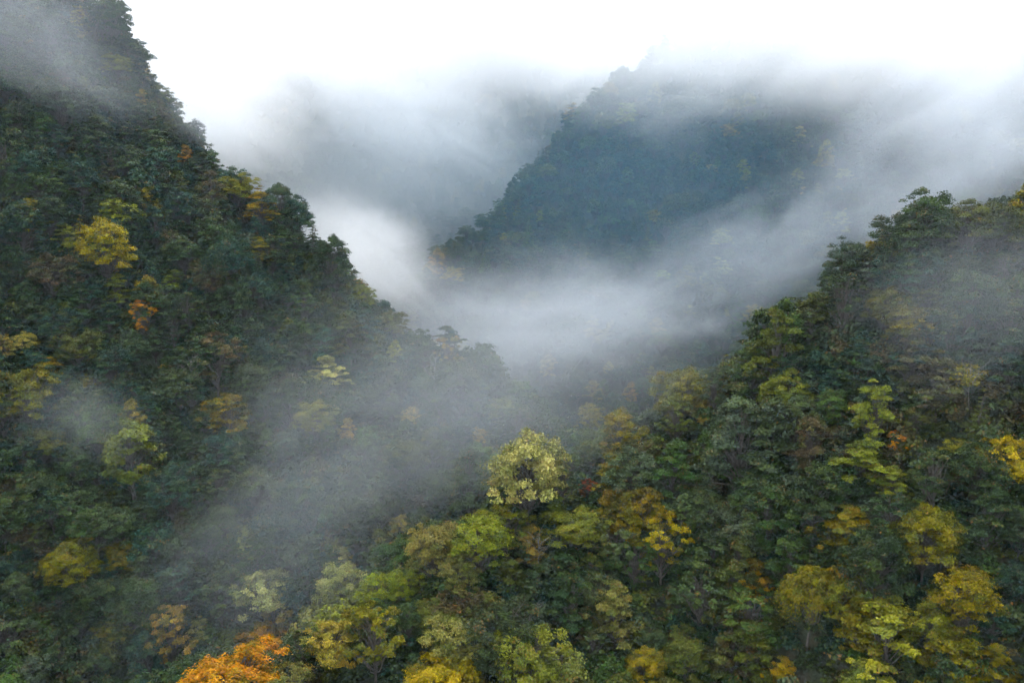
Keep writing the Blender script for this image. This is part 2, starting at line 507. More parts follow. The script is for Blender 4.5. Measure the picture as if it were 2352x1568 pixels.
# landmark trees: u, v of the crown's middle, crown width and height in the picture, style, colour, words
MARKS = [
    (245, 590, 135, 140, 'dome', 'golden yellow', 'tall golden yellow tree alone in the middle of the left mountain'),
    (270, 665, 90, 70, 'layered', 'yellow-green', 'yellow-green tree hanging just under the golden tree, left mountain'),
    (326, 730, 58, 75, 'sparse', 'bright orange', 'small bright orange tree on the left mountain, brightest orange there'),
    (58, 800, 74, 60, 'dome', 'pale gold', 'small pale gold tree close to the left edge of the view'),
    (112, 855, 105, 66, 'layered', 'golden', 'golden tree low on the left mountain near the left edge'),
    (180, 800, 100, 90, 'dome', 'olive green', 'olive tree with yellowing top beside the golden tree near the left edge'),
    (300, 1045, 135, 150, 'tall', 'yellow-green', 'tall yellow-green tree above the dark hollow, lower left mountain'),
    (168, 1310, 120, 110, 'dome', 'olive gold', 'olive gold tree, larger of two in the dark lower left hollow'),
    (285, 1285, 84, 75, 'dome', 'olive gold', 'olive gold tree, smaller of two in the dark lower left hollow'),
    (600, 470, 115, 70, 'layered', 'golden', 'golden-topped spreading tree just below the left ridge line'),
    (425, 352, 52, 44, 'layered', 'orange', 'small orange tree high under the left ridge line'),
    (325, 222, 52, 36, 'layered', 'tan', 'small tan tree highest of the autumn-coloured trees, left mountain'),
    (270, 155, 75, 50, 'dome', 'yellow-green', 'yellow-green tree in thin mist near the top of the left mountain'),
    (545, 395, 95, 75, 'dome', 'yellow-green', 'rounded yellow-green tree standing on the left ridge line'),
    (150, 540, 90, 60, 'layered', 'yellow-green', 'yellow-green tree upper left of the big golden tree'),
    (240, 490, 70, 60, 'dome', 'grey-green', 'pale grey-green rounded tree above the big golden tree'),
    (395, 640, 80, 50, 'layered', 'yellow-green', 'flat yellow-green tree right of the big golden tree'),
    (740, 600, 50, 50, 'sparse', 'yellow-green', 'thin yellow-green tree inside the dark wood under the left spur'),
    (595, 570, 75, 60, 'layered', 'olive gold', 'olive gold tree with orange tips mid-way up the left mountain'),
    (500, 605, 92, 86, 'fronds', 'deep blue-green', 'dark tree with drooping fern-like fronds on the left mountain'),
    (640, 425, 85, 110, 'tall', 'dark green', 'dense dark upright tree standing on the left ridge line'),
    (765, 540, 95, 130, 'tall', 'dark green', 'dark dense tree at the step of the left spur, against mist'),
    (715, 500, 80, 90, 'cone', 'dark green', 'dark pointed tree on the left spur line, against mist'),
    (585, 372, 40, 50, 'sparse', 'grey-green', 'small thin grey-green tree poking above the left ridge into cloud'),
    (830, 630, 70, 60, 'dome', 'yellow-green', 'yellow-green tree low on the left spur, against white mist'),
    (900, 665, 75, 70, 'dome', 'olive green', 'olive rounded tree near the end of the left spur'),
    (975, 690, 60, 60, 'sparse', 'grey-green', 'thin grey-green tree at the end of the left spur'),
    (1030, 725, 60, 80, 'sparse', 'tan', 'thin tan tree at the misty tip of the left spur'),
    (1102, 765, 56, 105, 'tall', 'dull green', 'lone slender tree rising out of the valley mist'),
    (755, 850, 125, 70, 'layered', 'pale yellow-green', 'pale yellow-green spreading tree seen through the gully mist'),
    (700, 680, 90, 80, 'layered', 'mid green', 'mid green layered tree in shade under the left spur'),
    (500, 830, 110, 110, 'sparse', 'brownish green', 'thin brownish tree with bare stems on the lower left mountain'),
    (520, 960, 110, 110, 'sparse', 'olive gold', 'thin rusty olive tree beside the edge of the gully mist'),
    (600, 940, 80, 100, 'dome', 'grey-green', 'rounded grey-green tree half in the gully mist'),
    (395, 1470, 105, 140, 'sparse', 'pale gold', 'thin pale gold tree with several lobes near the lower left edge'),
    (600, 1370, 135, 110, 'dome', 'pale yellow-green', 'pale yellow rounded tree at the left end of the near hillside'),
    (792, 1368, 140, 125, 'dome', 'pale yellow-green', 'pale yellow-green tree right of the pale yellow rounded tree, foreground'),
    (608, 1485, 145, 90, 'dome', 'orange', 'orange rounded tree in the foreground, lower left'),
    (545, 1560, 230, 110, 'dome', 'orange', 'wide orange tree cut by the bottom edge of the view'),
    (768, 1485, 145, 120, 'dome', 'pale gold', 'pale gold rounded tree right of the orange tree, foreground'),
    (1010, 1556, 205, 110, 'dome', 'golden yellow', 'broad yellow tree cut by the bottom edge of the view'),
    (1212, 1105, 205, 185, 'dome', 'pale yellow-green', 'large pale yellow-green domed tree in the middle of the near hillside'),
    (1215, 1240, 115, 90, 'layered', 'tan', 'tan yellow tree just below the large pale domed tree'),
    (1328, 1215, 165, 100, 'dome', 'yellow-green', 'broad yellow-green tree lower right of the large pale domed tree'),
    (1250, 1385, 85, 80, 'sparse', 'tan', 'small tan yellow tree low in the middle foreground'),
    (922, 1212, 60, 60, 'dome', 'pale gold', 'small pale gold tree on the misty edge of the near hillside'),
    (930, 1350, 85, 70, 'dome', 'yellow-green', 'small yellow-green tree in the centre left foreground'),
    (1080, 1130, 110, 170, 'tall', 'dull green', 'tall dull green tree left of the large pale domed tree'),
    (1522, 1245, 112, 130, 'sparse', 'golden yellow', 'bright golden yellow tree in front of a dark gap, centre right'),
    (1735, 1335, 115, 95, 'layered', 'golden', 'golden layered tree in the right foreground'),
    (2070, 1320, 145, 85, 'dome', 'golden yellow', 'bright golden spreading tree in the right foreground'),
    (2315, 1070, 150, 130, 'dome', 'golden yellow', 'bright yellow rounded tree cut by the right edge'),
    (2066, 1012, 52, 48, 'sparse', 'bright orange', 'small bright orange tree on the near hillside, right'),
    (1985, 1045, 190, 95, 'layered', 'yellow-green', 'yellow-green layered tree beside the small bright orange tree'),
    (1860, 1395, 155, 160, 'weeping', 'olive gold', 'weeping olive tree with hanging strands, right foreground'),
    (2040, 1470, 250, 170, 'layered', 'yellow-green', 'big yellow-green layered tree right of the weeping tree'),
    (2190, 1530, 240, 150, 'layered', 'olive gold', 'big olive layered tree cut by the bottom edge, lower right'),
    (1950, 1215, 190, 105, 'layered', 'olive gold', 'olive gold layered tree above the weeping tree'),
    (2050, 1105, 110, 70, 'layered', 'yellow-green', 'drooping yellow-green tree below the small bright orange tree'),
    (1700, 1010, 225, 200, 'layered', 'grey-green', 'big grey-green tree of many flat tiers, centre right hillside'),
    (1545, 1075, 150, 130, 'layered', 'mid green', 'mid green tiered tree left of the big grey-green tiered tree'),
    (2085, 530, 150, 140, 'dome', 'dark green', 'dark spreading tree standing up on the right ridge line'),
    (2290, 525, 150, 110, 'dome', 'olive green', 'olive rounded tree on the right ridge line near the right edge'),
    (1935, 690, 115, 120, 'sparse', 'dark green', 'dark tree with twisting trunk on the right ridge line'),
    (1780, 810, 165, 180, 'layered', 'olive green', 'olive green tiered tree on the right ridge below the dark trees'),
    (1640, 805, 66, 90, 'sparse', 'grey-green', 'slim grey-green tree on the right ridge, against mist'),
    (1610, 915, 85, 55, 'layered', 'tan', 'small tan tree on the misty lower end of the right ridge'),
    (1350, 1117, 42, 36, 'sparse', 'rust red', 'tiny rust red tree right of the large pale domed tree'),
    (1978, 1162, 42, 48, 'sparse', 'rust red', 'tiny rust red tree among olive trees, right hillside'),
    (2130, 690, 90, 70, 'sparse', 'olive green', 'thin yellowing tree in the dark hollow at the right'),
    (1910, 935, 90, 80, 'dome', 'mid green', 'mid green rounded tree in the dark hollow, right hillside'),
    (1480, 1530, 110, 80, 'dome', 'olive gold', 'rusty olive tree near the bottom edge, centre right'),
    (1800, 1540, 110, 70, 'layered', 'golden', 'low golden tree at the bottom edge, right of centre'),
]
SIZE0 = {'dome': (8.6, 7.4, 6.0), 'layered': (8.8, 6.8, 6.5), 'tall': (5.8, 7.6, 6.2), 'cone': (5.2, 8.8, 5.6), 'sparse': (7.0, 6.2, 6.9), 'weeping': (7.4, 6.5, 6.2), 'fronds': (7.6, 3.6, 6.8)}
# style -> crown width, crown height, height of the crown's middle, in the 10 m model
trees = []          # dict per tree: x, y, z, style, variant, sx (width scale), sz (height scale), rot, colour name, words
for (u, v, w, h, style, cname, words) in MARKS:
    W0, H0, M0 = SIZE0[style]
    lift = 5.0
    for _ in range(3):
        D = ray_ground(u, v, lift)
        while D is None or D > (172 if u < 1150 else 128):      # the line of sight passes over the ridge: the tree stands just this side of it
            v += 6; D = ray_ground(u, v, lift)
        if D is None: break
        fwd = D * (CP + SP * direction(u, v)[2] / direction(u, v)[1])
        wm, hm = w * fwd / FPX, h * fwd / FPX
        sx = wm / W0; sz = max(hm / H0, .62 * sx)
        lift = 0.8 * M0 * sz + 1.2
    if D is None:
        print('no ground for', words); continue
    p = at(u, v, D)
    g = float(height(p[0], p[1]))
    # stand the tree on the ground under its crown; a taller trunk takes up the rest
    trees.append(dict(x=p[0], y=p[1], z=g, style=style, sx=sx, sz=max(sz, (p[2] - g) / M0 * .97), rot=rng.uniform(0, 6.28), cname=cname, words=words, r=wm / 2))
    trees[-1]['var'] = int(rng.integers(0, len(KIND[style])))

# everything else: random trees kept apart from each other, near ones closer to camera in view
def fill(n, x0, x1, y0, y1, dmin, taken):
    cell = dmin
    grid = {}
    def key(x, y): return (int(math.floor(x / cell)), int(math.floor(y / cell)))
    for (x, y) in taken: grid.setdefault(key(x, y), []).append((x, y))
    out = []
    xs = rng.uniform(x0, x1, n); ys = rng.uniform(y0, y1, n)
    for x, y in zip(xs, ys):
        kx, ky = key(x, y); ok = True
        for a in (-1, 0, 1):
            for b in (-1, 0, 1):
                for (p, q) in grid.get((kx + a, ky + b), ()):
                    if (p - x) ** 2 + (q - y) ** 2 < dmin * dmin: ok = False; break
                if not ok: break
            if not ok: break
        if ok:
            grid.setdefault((kx, ky), []).append((x, y)); out.append((x, y))
    return np.array(out)

def seen(x, y, z, tops, eyes=((0, 0), (-14, 0), (14, 0))):
    """is a crown top in sight (of the camera or a step to its side) over the ground between?"""
    vis = np.zeros(len(x), bool)
    t = np.linspace(.12, .985, 60)[:, None]
    for ex, ez in eyes:
        px = ex + (x - ex) * t; py = y * t; pz = CZ + (z + tops - CZ) * t
        clear = (pz > height(px, py) - .5).all(0)
        vis |= clear
    return vis

taken = [(t['x'], t['y']) for t in trees]
near = fill(40000, -150, 150, 30, 190, 2.7, taken)
farp = np.concatenate([fill(60000, -150, 330, 190, 330, 2.9, []), fill(40000, -330, 420, 330, 540, 3.6, [])])
def steep(p):
    x, y = p[:, 0], p[:, 1]
    return np.hypot(height(x + 1.5, y) - height(x - 1.5, y), height(x, y + 1.5) - height(x, y - 1.5)) / 3
# steep faces carry more trees for each metre of map
e1 = fill(40000, -150, 150, 30, 190, 1.7, taken + [tuple(p) for p in near]); e1 = e1[steep(e1) > 1.25]
e2 = fill(60000, -150, 330, 190, 330, 2.0, [tuple(p) for p in farp]); e2 = e2[steep(e2) > 1.15]
pts = np.concatenate([near, e1, farp, e2])
zz = height(pts[:, 0], pts[:, 1])
u, v, f = project(np.stack([pts[:, 0], pts[:, 1], zz + 6], 1))
inside = (u > -260) & (u < PW + 260) & (v > -260) & (v < PH + 330) & (pts[:, 1] > 30)
pts, zz = pts[inside], zz[inside]
vis = seen(pts[:, 0], pts[:, 1], zz, 9.0)
pts, zz = pts[vis], zz[vis]
names = list(GREENS)
for (x, y), z in zip(pts, zz):
    uu, vv, ff = [float(a[0]) for a in project(np.array([[x, y, z + 6]]))]
    # keep the crowns of other trees off the landmark trees' faces: smaller trees right in front of them
    q = rng.random()
    patch = float(vnoise(np.array([x / 17]), np.array([y / 17]), 21)[0])
    if y < 125 and x > -25:      # near hillside
        wts = [.12, .05, .22, .16, .30, .10, .05]
    elif y < 190:
        wts = [.30, .28, .18, .10, .05, .04, .05]
    else:
        wts = [.26, .40, .14, .10, .03, .06, .01]
    if (x < -22 and y < 108) or (x > 34 and y < 100 and z > CZ - 40):   # the hollows' shade is put into the colours: darker greens picked more often
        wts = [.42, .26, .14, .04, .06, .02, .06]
    cname = names[int(rng.choice(len(names), p=np.array(wts) / sum(wts)))]
    autumn_share = .20 if (y < 112 and x > -25) else .09  # share of trees in autumn colours, larger on the near hillside
    if q < autumn_share and patch > -.45: cname = ['yellow-green', 'olive gold', 'leaf yellow', 'olive gold', 'tan' if y > 100 else 'yellow-green'][int(rng.integers(5))]
    if 430 < uu < 1450 and vv > 1180 and q > .80: cname = 'pale olive'
    style = ['dome', 'layered', 'tall', 'sparse', 'cone'][int(rng.choice(5, p=[.36, .27, .18, .16, .03]))]
    s = rng.uniform(.42, .98) * (1.0 if y < 190 else .95)
    trees.append(dict(x=x, y=y, z=float(z), style=style, sx=s, sz=s * rng.uniform(.85, 1.2), rot=rng.uniform(0, 6.28), cname=cname, words=None,
                      var=int(rng.integers(0, len(KIND[style]))), r=s * SIZE0[style][0] / 2))

# trees that would hide a landmark tree's crown step aside
mk = [t for t in trees if t['words']]
mu, mv_, mf = project(np.array([[t['x'], t['y'], t['z'] + SIZE0[t['style']][2] * t['sz']] for t in mk]))
for t in list(trees):
    if t['words']: continue
    W0, H0, M0 = SIZE0[t['style']]
    a, b, f = [float(q[0]) for q in project(np.array([[t['x'], t['y'], t['z'] + M0 * t['sz']]]))]
    rw, rh = t['r'] * FPX / f, .5 * H0 * t['sz'] * FPX / f
    for k, m in enumerate(mk):
        if f < mf[k] - 1:
            w2, h2 = m['r'] * FPX / mf[k], .5 * SIZE0[m['style']][1] * m['sz'] * FPX / mf[k]
            du, dv = abs(a - mu[k]) / (rw + w2), (b - mv_[k]) / (rh + h2)
            inside = ((a - mu[k]) / rw) ** 2 + ((b - mv_[k]) / rh) ** 2 < 1.25
            if inside or (du < .58 and abs(dv) < .58):
                t['drop'] = True; break
trees = [t for t in trees if not t.get('drop')]

# how much of each tree the view shows: paint the crowns front to back into a small id picture
BW, BH = 588, 392
buf = np.full((BH, BW), -1, int)
P = np.array([[t['x'], t['y'], t['z'] + SIZE0[t['style']][2] * t['sz']] for t in trees])
U, V, FF = project(P)
order = np.argsort(FF)
yy, xx = np.mgrid[0:BH, 0:BW]
for i in order:
    t = trees[i]
    cx, cyy = U[i] / 4, V[i] / 4
    rx = t['r'] * FPX / FF[i] / 4; rz = .5 * SIZE0[t['style']][1] * t['sz'] * FPX / FF[i] / 4 + .25 * rx
    x0, x1, y0, y1 = int(max(0, cx - rx)), int(min(BW, cx + rx + 1)), int(max(0, cyy - rz)), int(min(BH, cyy + rz + 1))
    if x0 >= x1 or y0 >= y1: continue
    sub = buf[y0:y1, x0:x1]
    m = (((xx[y0:y1, x0:x1] - cx) / rx) ** 2 + ((yy[y0:y1, x0:x1] - cyy) / rz) ** 2 < 1) & (sub < 0)
    sub[m] = i
cnt = np.bincount(buf[buf >= 0], minlength=len(trees))
for i, t in enumerate(trees):
    t['px'] = int(cnt[i]); t['u'], t['v'], t['f'] = float(U[i]), float(V[i]), float(FF[i])
single = sorted([t for t in trees if not t['words']], key=lambda t: -t['px'])
for t in trees:      # a landmark tree the view hardly shows is left out
    if t['words'] and t['px'] < .22 * 3.14 * t['r'] * .5 * SIZE0[t['style']][1] * t['sz'] * (FPX / t['f'] / 4) ** 2 and 0 < t['u'] < PW and t['v'] < PH: t['words'] = '-'
landmarks = [t for t in trees if t['words'] and t['words'] != '-']
for t in landmarks:
    full = 3.14 * t['r'] * .5 * SIZE0[t['style']][1] * t['sz'] * (FPX / t['f'] / 4) ** 2
    if t['px'] < .45 * full: print('HIDDEN', t['px'], int(full), t['words'])
    if not (1.5 < 2 * t['r'] < 16) or t['sz'] > 1.7: print('SIZE', round(2 * t['r'], 1), round(t['sz'], 2), round(t['y']), t['words'])
N_SINGLE = 300 - len(landmarks)
chosen, rest = single[:N_SINGLE], single[N_SINGLE:]
print('trees', len(trees), 'landmarks', len(landmarks), 'least shown', chosen[-1]['px'], 'rest', len(rest))

# ------------------------------------------------------------------ single trees
def vary(c, amt=.32):
    if max(c) > .11: amt = .18
    k = rng.uniform(1 - amt, 1 + amt)
    return tuple(float(np.clip(a * k * rng.uniform(.93, 1.07), 0, 1)) for a in c)

def build_tree(t, label, group):
    root = bpy.data.objects.new({'cone': 'conifer_tree', 'weeping': 'weeping_tree'}.get(t['style'], 'broadleaf_tree'), None)
    col.objects.link(root)
    root.empty_display_size = .3
    root.location = (t['x'], t['y'], t['z'] - .05)
    root.rotation_euler = (0, 0, t['rot'])
    root.scale = (t['sx'], t['sx'], t['sz'])
    root['label'] = label; root['category'] = 'tree'; root['group'] = group
    tm, cm = KIND[t['style']][t['var']]
    obj('trunk', tm, root)
    c = obj('crown', cm, root)
    c.color = (*vary(COL[t['cname']]), 1)
    return root

def side_of(t):
    if t['y'] > 195: return 'the middle mountain'
    return 'the left mountain' if (t['x'] < -4 - .0 * t['y'] and height(np.array([t['x']]), np.array([t['y']]))[0] is not None and t['f'] > 60 and is_left(t)) else 'the near hillside'

def ridge_part(t, k):
    P, sn, sf = RID[k]
    best = -1e9
    for a, b in zip(P[:-1], P[1:]):
        ab = b - a
        s = np.clip(((t['x'] - a[0]) * ab[0] + (t['y'] - a[1]) * ab[1]) / (ab[0] ** 2 + ab[1] ** 2), 0, 1)
        d = math.hypot(t['x'] - a[0] - s * ab[0], t['y'] - a[1] - s * ab[1])
        best = max(best, a[2] + s * ab[2] - d * .95)
    return best
def is_left(t): return ridge_part(t, 0) > ridge_part(t, 1)

GROUPS = {'the left mountain': 'trees on the left mountain', 'the near hillside': 'trees on the near hillside', 'the middle mountain': 'trees on the middle mountain'}
for t in landmarks:
    build_tree(t, t['words'], GROUPS[side_of(t)])

# plain trees are told apart by the nearest landmark tree, the direction from it and their order there
REF = {
    0: 'the golden tree on the left mountain', 2: 'the orange tree on the left mountain', 4: 'the golden tree by the left edge',
    6: 'the tall yellow-green tree, lower left', 7: 'the larger olive gold tree, lower left', 9: 'the golden-topped tree by the left ridge', 12: 'the yellow-green tree atop the left mountain',
    13: 'the rounded tree on the left ridge', 19: 'the fern-like tree on the left mountain', 21: 'the dark tree stepping the left spur', 24: 'the yellow-green tree low on the left spur',
    28: 'the lone tree in the valley mist', 29: 'the pale spreading tree in the gully mist', 32: 'the rusty olive tree by the gully mist',
    34: 'the lobed pale gold tree, lower left', 36: 'the pale yellow-green tree, lower left', 37: 'the orange foreground tree', 40: 'the yellow tree at the bottom edge',
    41: 'the large pale domed tree', 44: 'the small tan foreground tree', 48: 'the golden tree before the dark gap', 50: 'the golden foreground tree, right', 51: 'the yellow tree by the right edge',
    52: 'the small orange tree, right', 54: 'the weeping tree', 56: 'the olive tree in the bottom right', 59: 'the big tiered tree, right', 61: 'the dark spreading ridge tree, right',
    63: 'the twisted ridge tree, right', 64: 'the olive tiered ridge tree', 65: 'the slim misty ridge tree', 69: 'the thin tree in the right hollow',
}
by_words = {t['words']: t for t in landmarks}
refs = []
for k, ph in REF.items():
    t = by_words.get(MARKS[k][6])
    if t: refs.append((t['u'], t['v'], ph))
STYLE_WORD = {'dome': 'rounded', 'layered': 'tiered', 'tall': 'upright', 'cone': 'pointed', 'sparse': 'thin', 'weeping': 'weeping', 'fronds': 'drooping'}
DIRS = ['right of', 'upper right of', 'above', 'upper left of', 'left of', 'lower left of', 'below', 'lower right of']
buckets = {}
for t in chosen:
    d = [math.hypot(t['u'] - a, t['v'] - b) for a, b, _ in refs]
    k = int(np.argmin(d))
    a, b, ph = refs[k]
    ang = math.atan2(-(t['v'] - b), t['u'] - a)
    o = int(round(ang / (math.pi / 4))) % 8
    key = (k, o, t['cname'], t['style'])
    buckets.setdefault(key, []).append((d[k], t))
ORD = ['nearest', 'second', 'third', 'fourth', 'fifth', 'sixth', 'seventh', 'eighth', 'ninth', 'tenth']
for (k, o, cname, style), lst in buckets.items():
    lst.sort(key=lambda q: q[0])
    for i, (_, t) in enumerate(lst):
        pre = '' if len(lst) == 1 else ORD[min(i, 9)] + ' '
        lab = f"{pre}{cname} {STYLE_WORD[style]} tree {DIRS[o]} {refs[k][2]}"
        build_tree(t, lab, GROUPS[side_of(t)])

# a few bare, pale stems standing in the wood
def bare_tree(u, v, hgt, seed, label):
    r = np.random.default_rng(seed)
    D = ray_ground(u, v, hgt * .55)
    if D is None: return
    p = at(u, v, D); g = float(height(p[0], p[1]))
    W = Wood()
    tx, ty = r.normal(0, .06, 2)
    def tr(z): return np.array([tx * z + .12 * math.sin(z * .9 + seed), ty * z + .12 * math.cos(z * .7), z])
    W.add([tr(z) for z in np.linspace(-.8, hgt, 9)], .085, .02, 6)
    root = bpy.data.objects.new('bare_tree', None); col.objects.link(root); root.empty_display_size = .3
    root.location = (p[0], p[1], g)
    root['label'] = label; root['category'] = 'tree'; root['group'] = 'bare pale trees'
    wv, wf = W.get(); obj('trunk', mesh_from('bare_trunk', wv, wf, [M_PALE], smooth=True), root)
    B = Wood()
    for k in range(9):
        z = hgt * r.uniform(.4, .95); a = r.uniform(0, 6.28); L = (hgt - z) * .45 + r.uniform(.8, 1.8)
        e = tr(z) + np.array([math.cos(a) * L * .75, math.sin(a) * L * .75, L * .8])
        pth = bend(tr(z), e, r, .05, 5); B.add(pth, .034, .010, 4)
        for q in range(2):
            b0 = pth[2 + q]; B.add(bend(b0, b0 + np.array([math.cos(a + r.uniform(-1, 1)), math.sin(a + r.uniform(-1, 1)), .8]) * r.uniform(.6, 1.3), r, .05, 4), .022, .008, 3)
    bv, bf = B.get(); obj('branches', mesh_from('bare_branches', bv, bf, [M_PALE], smooth=True), root)
for args in [(1210, 1490, 8, 1, 'bare pale tree with forked twigs low in the middle foreground'), (1165, 1520, 6, 2, 'short bare pale stem beside the bare forked tree, middle foreground'),
             (435, 890, 9, 3, 'tall bare pale stem on the left mountain beside brownish trees'), (575, 870, 9, 4, 'slender bare stem on the left mountain at the gully mist'),
             (320, 1150, 9, 5, 'bare trunk under the tall yellow-green tree, lower left'), (200, 1240, 7, 6, 'bare branching tree in the dark lower left hollow'),
             (1000, 870, 8, 7, 'bare leaning stem in the gully mist'), (2230, 905, 7, 8, 'bare pale branches in the dark hollow, right hillside'),
             (1240, 1290, 6, 9, 'bare twigs just under the tan yellow tree, centre'), (1705, 1260, 6, 10, 'bare pale twig tree above the golden layered tree, right')]:
    bare_tree(*args)

# ------------------------------------------------------------------ the rest of the wood and the undergrowth
def scatter(name, label, meshes, P, scale, rot, colr, idx):
    me = bpy.data.meshes.new(name)
    me.from_pydata([tuple(p) for p in P], [], [])
    def put(an, ty, data, fld='value'):
        a = me.attributes.new(an, ty, 'POINT'); a.data.foreach_set(fld, np.asarray(data, np.int32 if ty == 'INT' else np.float32).ravel())
    put('tree_scale', 'FLOAT_VECTOR', scale, 'vector')
    put('tree_turn', 'FLOAT_VECTOR', np.stack([0 * rot, 0 * rot, rot], 1), 'vector')
    put('tree_kind', 'INT', idx)
    put('tree_colour', 'FLOAT_COLOR', np.concatenate([colr, np.ones((len(colr), 1))], 1), 'color')
    o = obj(name, me)
    o['kind'] = 'stuff'; o['label'] = label
    ng = bpy.data.node_groups.new(name, 'GeometryNodeTree')
    ng.interface.new_socket('Geometry', in_out='INPUT', socket_type='NodeSocketGeometry')
    ng.interface.new_socket('Geometry', in_out='OUTPUT', socket_type='NodeSocketGeometry')
    N, L = ng.nodes, ng.links
    gi, go = N.new('NodeGroupInput'), N.new('NodeGroupOutput')
    iop = N.new('GeometryNodeInstanceOnPoints'); g2i = N.new('GeometryNodeGeometryToInstance')
    for m in meshes:
        src = bpy.data.objects.new(m.name + '_model', m)       # not linked: only a source of geometry
        oi = N.new('GeometryNodeObjectInfo'); oi.inputs['Object'].default_value = src
        L.new(oi.outputs['Geometry'], g2i.inputs[0])
    def attr(an, ty):
        a = N.new('GeometryNodeInputNamedAttribute'); a.data_type = ty; a.inputs['Name'].default_value = an
        return a.outputs['Attribute']
    L.new(gi.outputs[0], iop.inputs['Points']); L.new(g2i.outputs[0], iop.inputs['Instance'])
    iop.inputs['Pick Instance'].default_value = True
    L.new(attr('tree_kind', 'INT'), iop.inputs['Instance Index'])
    e2r = N.new('FunctionNodeEulerToRotation'); L.new(attr('tree_turn', 'FLOAT_VECTOR'), e2r.inputs[0]); L.new(e2r.outputs[0], iop.inputs['Rotation'])
    L.new(attr('tree_scale', 'FLOAT_VECTOR'), iop.inputs['Scale'])
    L.new(iop.outputs[0], go.inputs[0])
    md = o.modifiers.new('scatter', 'NODES'); md.node_group = ng
    return o

n = len(rest)
scatter('forest', 'unbroken mixed forest covering the farther slopes', FAR,
        [(t['x'], t['y'], t['z'] - .05) for t in rest], np.array([[t['sx'], t['sx'], t['sz']] for t in rest]),
        np.array([t['rot'] for t in rest]), np.array([vary(COL[t['cname']]) for t in rest]), rng.integers(0, len(FAR), n))

bp = fill(60000, -140, 140, 30, 185, 1.35, [])
bz = height(bp[:, 0], bp[:, 1])
u, v, f = project(np.stack([bp[:, 0], bp[:, 1], bz + 1], 1))
ok = (u > -200) & (u < PW + 200) & (v > -200) & (v < PH + 250)
bp, bz = bp[ok], bz[ok]
ok = seen(bp[:, 0], bp[:, 1], bz, 3.0)
bp, bz = bp[ok], bz[ok]
nb = len(bp)
bs = rng.uniform(.7, 1.5, nb)
pal = np.array([COL[k] for k in GREENS])
bc = pal[rng.integers(0, len(pal), nb)] * rng.uniform(.8, 1.2, (nb, 1))
scatter('undergrowth', 'low shrubs filling the ground between the trees', BUSH, np.stack([bp[:, 0], bp[:, 1], bz - .1], 1), np.stack([bs, bs, bs * rng.uniform(.7, 1.3, nb)], 1),
        rng.uniform(0, 6.28, nb), bc, rng.integers(0, len(BUSH), nb))
print('undergrowth', nb)

# ------------------------------------------------------------------ air: an even haze and drifting banks of mist
def haze_mat(density):
    m, nt, N, L = new_mat('haze')
    out = N.new('ShaderNodeOutputMaterial'); pv = N.new('ShaderNodeVolumePrincipled')
    pv.inputs['Color'].default_value = (.52, .78, 1.0, 1); pv.inputs['Density'].default_value = density
    pv.inputs['Anisotropy'].default_value = .2
    L.new(pv.outputs[0], out.inputs['Volume'])
    return m

def mist_mat(name, density, lo, hi, scale, turn, seed, tint=(.93, .96, 1.0)):
    """cloud in an ellipsoid: thins out to nothing at the rim, torn into streaks by noise"""
    m, nt, N, L = new_mat(name)
    out = N.new('ShaderNodeOutputMaterial'); pv = N.new('ShaderNodeVolumePrincipled')
    pv.inputs['Color'].default_value = (*tint, 1); pv.inputs['Anisotropy'].default_value = .25
    tc = N.new('ShaderNodeTexCoord'); ln = N.new('ShaderNodeVectorMath'); ln.operation = 'LENGTH'
    L.new(tc.outputs['Object'], ln.inputs[0])
    fall = N.new('ShaderNodeMapRange'); fall.interpolation_type = 'SMOOTHSTEP'
    fall.inputs['From Min'].default_value = 1.0; fall.inputs['From Max'].default_value = .05
    L.new(ln.outputs['Value'], fall.inputs['Value'])
    g = N.new('ShaderNodeNewGeometry')
    mp = N.new('ShaderNodeMapping'); mp.vector_type = 'TEXTURE'
    mp.inputs['Location'].default_value = (seed * 31, seed * 17, seed * 9); mp.inputs['Rotation'].default_value = (0, turn, 0); mp.inputs['Scale'].default_value = (1.5, 1.0, .75)
    L.new(g.outputs['Position'], mp.inputs[0])
    nz = N.new('ShaderNodeTexNoise'); nz.inputs['Scale'].default_value = scale; nz.inputs['Detail'].default_value = 5.0; nz.inputs['Roughness'].default_value = .64; nz.inputs['Distortion'].default_value = 0.7
    L.new(mp.outputs[0], nz.inputs['Vector'])
    # the rim lowers the noise, so the bank frays instead of ending in a smooth ball
    sub = N.new('ShaderNodeMath'); sub.operation = 'MULTIPLY_ADD'; sub.inputs[1].default_value = .45
    L.new(fall.outputs[0], sub.inputs[0]); L.new(nz.outputs['Fac'], sub.inputs[2])
    mr = N.new('ShaderNodeMapRange'); mr.interpolation_type = 'SMOOTHSTEP'
    mr.inputs['From Min'].default_value = lo + .27; mr.inputs['From Max'].default_value = hi + .27
    L.new(sub.outputs[0], mr.inputs['Value'])
    mul = N.new('ShaderNodeMath'); mul.operation = 'MULTIPLY'; L.new(mr.outputs[0], mul.inputs[0]); L.new(fall.outputs[0], mul.inputs[1])
    m2 = N.new('ShaderNodeMath'); m2.operation = 'MULTIPLY'; m2.inputs[1].default_value = density; L.new(mul.outputs[0], m2.inputs[0])
    L.new(m2.outputs[0], pv.inputs['Density'])
    L.new(pv.outputs[0], out.inputs['Volume'])
    return m

